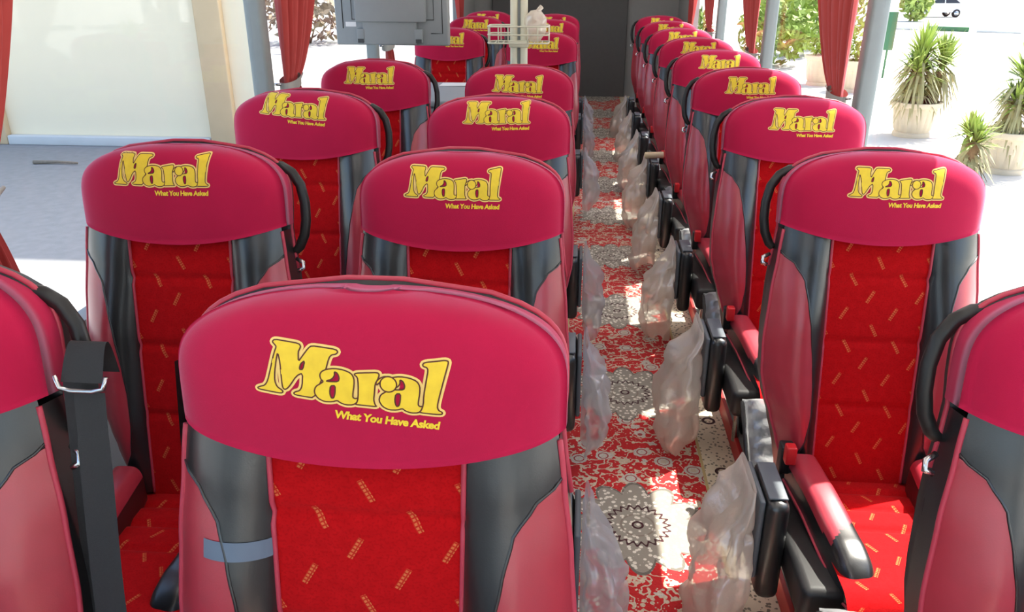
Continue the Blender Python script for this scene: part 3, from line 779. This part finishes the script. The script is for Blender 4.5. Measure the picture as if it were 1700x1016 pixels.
cb = empty('console_cabinet', (-.84, 4.36, PLAT)); tag(cb, 'low grey cabinet with a flat top behind the left seats', 'cabinet')
ob('cabinet_body', sharp(MB().box(-.37, .36, -.33, .36, 0, .86, .012).mesh('cabinet_body', 'grey_plastic'), 40), cb)
ob('cabinet_top', sharp(MB().box(-.38, .375, -.35, .375, .861, .89, .008).mesh('cabinet_top', 'grey_plastic'), 40), cb)
ob('cabinet_door', sharp(MB().box(-.30, .30, -.342, -.331, .05, .80, .004).mesh('cabinet_door', 'grey_plastic'), 40), cb)
ob('cabinet_handle', MB().tube([(.24, -.343, .5), (.24, -.365, .51), (.24, -.365, .63), (.24, -.343, .64)], .006, 8).mesh('cabinet_handle', 'steel'), cb)
t_ = ob('paper_sheet', MB().grid(lambda u, v: (lerp(-.09, .09, u), lerp(-.06, .08, v), .001+.002*u*u), 4, 4).mesh('paper_sheet', 'white'), None, (-.70, 4.62, PLAT+.8905)); tag(t_, 'white paper sheet lying on the grey cabinet', 'paper')

# ------------------------------------------------------------------ outside
GZ = -1.25
g = MB().addm([(-120, -60, GZ), (120, -60, GZ), (120, 180, GZ), (-120, 180, GZ)], [(0, 1, 2, 3)])
struct('ground', g, 'ground', 'sunlit paving outside the coach, coloured darker grey on the left as shade')
# building on the left: wall faces the viewer
bd = empty('building', (-8.5, 13.3, GZ)); tag(bd, 'cream rendered building with tan pilasters seen through the left windows', 'building')
ob('wall', MB().addm([(-9, 0, 0), (3.2, 0, 0), (-1.2, 8, 0), (-9, 8, 0), (-9, 0, 7.5), (3.2, 0, 7.5), (-1.2, 8, 7.5), (-9, 8, 7.5)], [(3, 2, 1, 0), (4, 5, 6, 7), (0, 1, 5, 4), (1, 2, 6, 5), (2, 3, 7, 6), (3, 0, 4, 7)]).mesh('wall', 'stucco', False), bd)
for x in (-1.6, 2.5): ob('pilaster', sharp(MB().box(x-.22, x+.22, -.14, 0, .0, 7.5, .02).mesh('pilaster', 'tan')), bd)
ob('plinth', sharp(MB().box(-1.36, 2.26, -.16, 0, 0, .16, .02).mesh('plinth', 'kerb')), bd)
ob('plinth', sharp(MB().box(-9, -1.84, -.16, 0, 0, .16, .02).mesh('plinth', 'kerb')), bd)
ob('added_shade_roof', MB().box(3.9, 10.8, -1.0, 5.2, 12.0, 12.3).mesh('added_shade_roof', 'stucco', False), bd)  # unseen high roof, added to shade the ground left of the coach
for x, y in ((7.7, -.6), (9.3, -.6), (7.7, 4.6), (9.3, 4.6)): ob('added_shade_roof_post', MB().tube([(x, y, 0), (x, y, 12.0)], .08, 12).mesh('added_shade_roof_post', 'stucco'), bd)  # posts under the added roof, hidden behind the rear wall
t_ = ob('stick', MB().tube([(-.38, 0, .03), (0, .03, .035), (.34, .0, .03)], [.03, .022, .016], 8).mesh('stick', 'twig'), None, (-8.1, 11.75, GZ)); tag(t_, 'thin brown stick lying on the ground by the wall', 'stick')
t_ = ob('signpost', MB().tube([(0, 0, 0), (0, 0, 4)], .11, 10).mesh('signpost', 'tan'), None, (-10.1, 29.8, GZ)); tag(t_, 'tan upright post beyond the building corner', 'post')
def bush(loc, rx, rz, n, lab, mat, leaf=.12, seed=0, cat='bush', group=None):
    rnd = random.Random(seed); r = empty('shrub', loc); tag(r, lab, cat, group)
    mb = MB()
    for i in range(n):
        d = Vector((rnd.gauss(0, 1), rnd.gauss(0, 1), rnd.gauss(0, 1))).normalized()*(rnd.random()**.4)
        p = Vector((d.x*rx, d.y*rx, rz+d.z*rz)); a = Vector((rnd.gauss(0, 1), rnd.gauss(0, 1), rnd.gauss(0, 1))).normalized()*leaf
        b = a.cross(Vector((rnd.gauss(0, 1), rnd.gauss(0, 1), rnd.gauss(0, 1)))).normalized()*leaf*.4
        mb.addm([p-a, p+b, p+a, p-b], [(0, 1, 2, 3)])
    f = ob('foliage', mb.mesh('foliage', mat, False), r); f['kind'] = 'stuff'
    st = MB()
    for i in range(5): st.tube([(0, 0, 0), (rnd.uniform(-.4, .4)*rx, rnd.uniform(-.4, .4)*rx, rz*.8), (rnd.uniform(-.8, .8)*rx, rnd.uniform(-.8, .8)*rx, rz*1.5)], [.04, .025, .01], 6)
    ob('stem', st.mesh('stem', 'trunk'), r)
bush((-11.2, 34, GZ), 2.2, 1.5, 700, 'bare twiggy brush beyond the building corner', 'twig', .22, 5)
# planters
def pot(r, h=.62, rw=.44):
    mb = MB(); n = 72
    prof = [(.30, 0), (.33, 0), (.33, .07), (.30, .09), (.33, .13), (.37, .34), (.385, h-.13), (.40, h-.10), (.45, h-.08), (.46, h-.02), (.45, h), (.39, h), (.38, h-.06)]
    for j, (rr, z) in enumerate(prof):
        for k in range(n):
            q = 2*PI*k/n; fl_ = -.016*max(0, math.sin(q*18)) if 4 <= j <= 6 else 0
            mb.v.append(((rr*rw/.46+fl_)*math.cos(q), (rr*rw/.46+fl_)*math.sin(q), z)); mb.uv.append((0, 0))
    for j in range(len(prof)-1):
        for k in range(n): mb.f.append((j*n+k, j*n+(k+1) % n, (j+1)*n+(k+1) % n, (j+1)*n+k))
    mb.f.append(tuple(range((len(prof)-1)*n, len(prof)*n)))
    p = ob('flower_pot', sharp(mb.mesh('flower_pot', 'pot'), 40), r)
    ob('soil', MB().lathe([(.0, h-.05), (.37*rw/.46, h-.055)], 24).mesh('soil', 'soil'), p)
def yucca(loc, heads, lab, seed, h=.62, nl=230, potted=True):
    rnd = random.Random(seed); r = empty('potted_yucca', loc); tag(r, lab, 'potted plant', 'yuccas in stone pots outside')
    if potted: pot(r, h)
    G, D_, TR = MB(), MB(), MB()
    for hx, hy, hz, L in heads:
        TR.tube([(hx*.3, hy*.3, h-.08), (hx*.7, hy*.7, lerp(h, hz, .5)), (hx, hy, hz)], [.075, .065, .05], 8)
        for i in range(nl):
            ph = rnd.uniform(0, 2*PI); e = rnd.uniform(-1.25, 1.5); dead = e < -.15
            ln = L*rnd.uniform(.75, 1.1); d = Vector((math.cos(ph)*math.cos(e), math.sin(ph)*math.cos(e), math.sin(e)))
            c = Vector((hx, hy, hz-(.35*rnd.random() if dead else .06*rnd.random()))); sd_ = d.cross(Vector((0, 0, 1)))
            sd_ = sd_.normalized()*.026 if sd_.length > .05 else Vector((.026, 0, 0))
            dr = Vector((0, 0, -.10*ln if not dead else -.35*ln))
            m1 = c+d*ln*.5; e1 = c+d*ln+dr
            (D_ if dead else G).addm([c-sd_*.6, c+sd_*.6, m1+sd_, m1-sd_, e1], [(0, 1, 2, 3), (3, 2, 4)])
    a = ob('leaves', G.mesh('leaves', 'leaf', False), r); a['kind'] = 'stuff'
    a = ob('dry_leaves', D_.mesh('dry_leaves', 'dead_leaf', False), r); a['kind'] = 'stuff'
    ob('trunk', TR.mesh('trunk', 'trunk'), r)
yucca((6.05, 15.3, GZ), [(-.05, 0, 1.42, .72), (.38, .1, 1.28, .66), (-.12, -.1, 1.15, .6)], 'bushy potted yucca beside the green sign outside the right window', 3)
yucca((6.36, 12.5, GZ), [(.05, 0, 1.38, .62), (-.02, -.05, 1.0, .5)], 'tall potted yucca at the right edge of the photo', 4)
r = yucca((5.55, 11.75, GZ), [(0, 0, .58, .44), (-.05, .1, .7, .42)], 'low spiky yucca growing left of the tall potted yucca', 8, .1, 90, False)
def flowerpot(loc, lab, seed):
    r = empty('flower_planter', loc); tag(r, lab, 'planter', 'small planters beyond the right windows'); pot(r, .75, .46)
    rnd = random.Random(seed); mb = MB()
    for i in range(260):
        d = Vector((rnd.gauss(0, 1), rnd.gauss(0, 1), rnd.gauss(0, 1))).normalized()*(rnd.random()**.4)
        p = Vector((d.x*.42, d.y*.42, 1.02+d.z*.32)); a = Vector((rnd.gauss(0, 1), rnd.gauss(0, 1), rnd.gauss(0, 1))).normalized()*.09; b = a.cross(Vector((rnd.random(), rnd.random(), 1))).normalized()*.035
        mb.addm([p-a, p+b, p+a, p-b], [(0, 1, 2, 3)])
    a = ob('leaves', mb.mesh('leaves', 'bush', False), r); a['kind'] = 'stuff'
flowerpot((6.28, 22.4, GZ), 'planter with a low green bush, left of the curtain', 1)
flowerpot((6.75, 21.2, GZ), 'pale planter half behind the nearest right curtain', 2)
for i, (x, y, rx, rz, n) in enumerate(((6.0, 27, 1.2, 1.15, 900), (7.6, 30.5, 1.5, 1.5, 1100), (3.7, 31, 1.0, .9, 600), (9.5, 33, 1.4, 1.3, 700))):
    bush((x, y, GZ), rx, rz, n, ['bright green bush between the right window pillars', 'tall green bush behind the bright bush', 'low yellow green bush by the rear pillar', 'far green bush behind the nearest right curtain'][i], 'bush', .17, 20+i, group='bushes outside the right windows')
bush((19.5, 52, GZ), .9, 1.1, 400, 'small far bush near the white car', 'leaf', .25, 41)
sg_ = empty('green_sign', (8.15, 24.0, GZ)); tag(sg_, 'green rectangular sign board behind the right pillar', 'sign')
ob('board', sharp(MB().box(-.42, .42, -.03, .03, .75, 1.75, .01).mesh('board', 'green_paint')), sg_)
for x in (-.3, .3): ob('leg', MB().tube([(x, .05, 0), (x, .05, 1.7)], .03, 8).mesh('leg', 'green_paint'), sg_)
for i in range(10):
    k = ob('kerb_stone', sharp(MB().box(-.95, .95, -.15, .15, 0, .22, .02).mesh('kerb_stone', 'green_paint' if i % 3 == 0 else 'kerb')), None, (12.0+i*2.0, 46.5-i*1.0, GZ)); k.rotation_euler.z = -math.atan(.5)
    tag(k, ('green painted' if i % 3 == 0 else 'pale') + ' kerb stone, %s from the left in the parking row' % ((['first']+ordw[1:]+['ninth', 'tenth'])[i]), 'kerb stone', 'kerb stones of the car park')
# car
cr = empty('parked_car', (22.6, 57, GZ), math.radians(4)); cr.scale = (.8, .8, .8); tag(cr, 'white hatchback parked far off beyond the right window', 'car')
def car_sec(y):
    return [(-2.05, .35), (-2.1, .7), (-1.95, .95), (-1.0, 1.02), (-.35, 1.45), (1.1, 1.48), (1.75, 1.05), (2.02, .9), (2.05, .4)]
mb = MB(); secs = [(-.85, .92), (-.78, 1.0), (.78, 1.0), (.85, .92)]
prof = car_sec(0); n = len(prof)
for y, k in secs:
    for x, z in prof: mb.v.append((x*(k if abs(x) > 1.9 else 1), y*(.86 if z > 1.2 else 1), lerp(.6, z, .9+.1*k))); mb.uv.append((0, 0))
for j in range(3):
    for i in range(n): mb.f.append((j*n+i, j*n+(i+1) % n, (j+1)*n+(i+1) % n, (j+1)*n+i))
mb.f += [tuple(range(n)), tuple(range(3*n, 4*n))[::-1]]
ob('car_body', sharp(mb.mesh('car_body', 'car_white'), 30), cr)
for pts in ([(-.85, 1.06), (-.3, 1.4), (.25, 1.4), (.25, 1.06)], [(.35, 1.06), (.35, 1.4), (1.05, 1.4), (1.5, 1.06)]):
    v = [(x, -.85 if z < 1.2 else -.76, z) for x, z in pts]; v2 = [(x, y+.02, z) for x, y, z in v]
    ob('car_window', MB().addm(v+v2, [(0, 1, 2, 3), (4, 7, 6, 5), (0, 4, 5, 1), (1, 5, 6, 2), (2, 6, 7, 3), (3, 7, 4, 0)]).mesh('car_window', 'car_glass', False), cr)
for x in (-1.3, 1.3):
    for y in (-.78, .78):
        wv = ob('wheel', MB().tube([(x, y-.1, .31), (x, y+.1, .31)], .31, 20).mesh('wheel', 'tyre'), cr)
        ob('hub_cap', MB().tube([(x, y-.115, .31), (x, y-.1, .31)], .19, 16).mesh('hub_cap', 'steel'), wv)
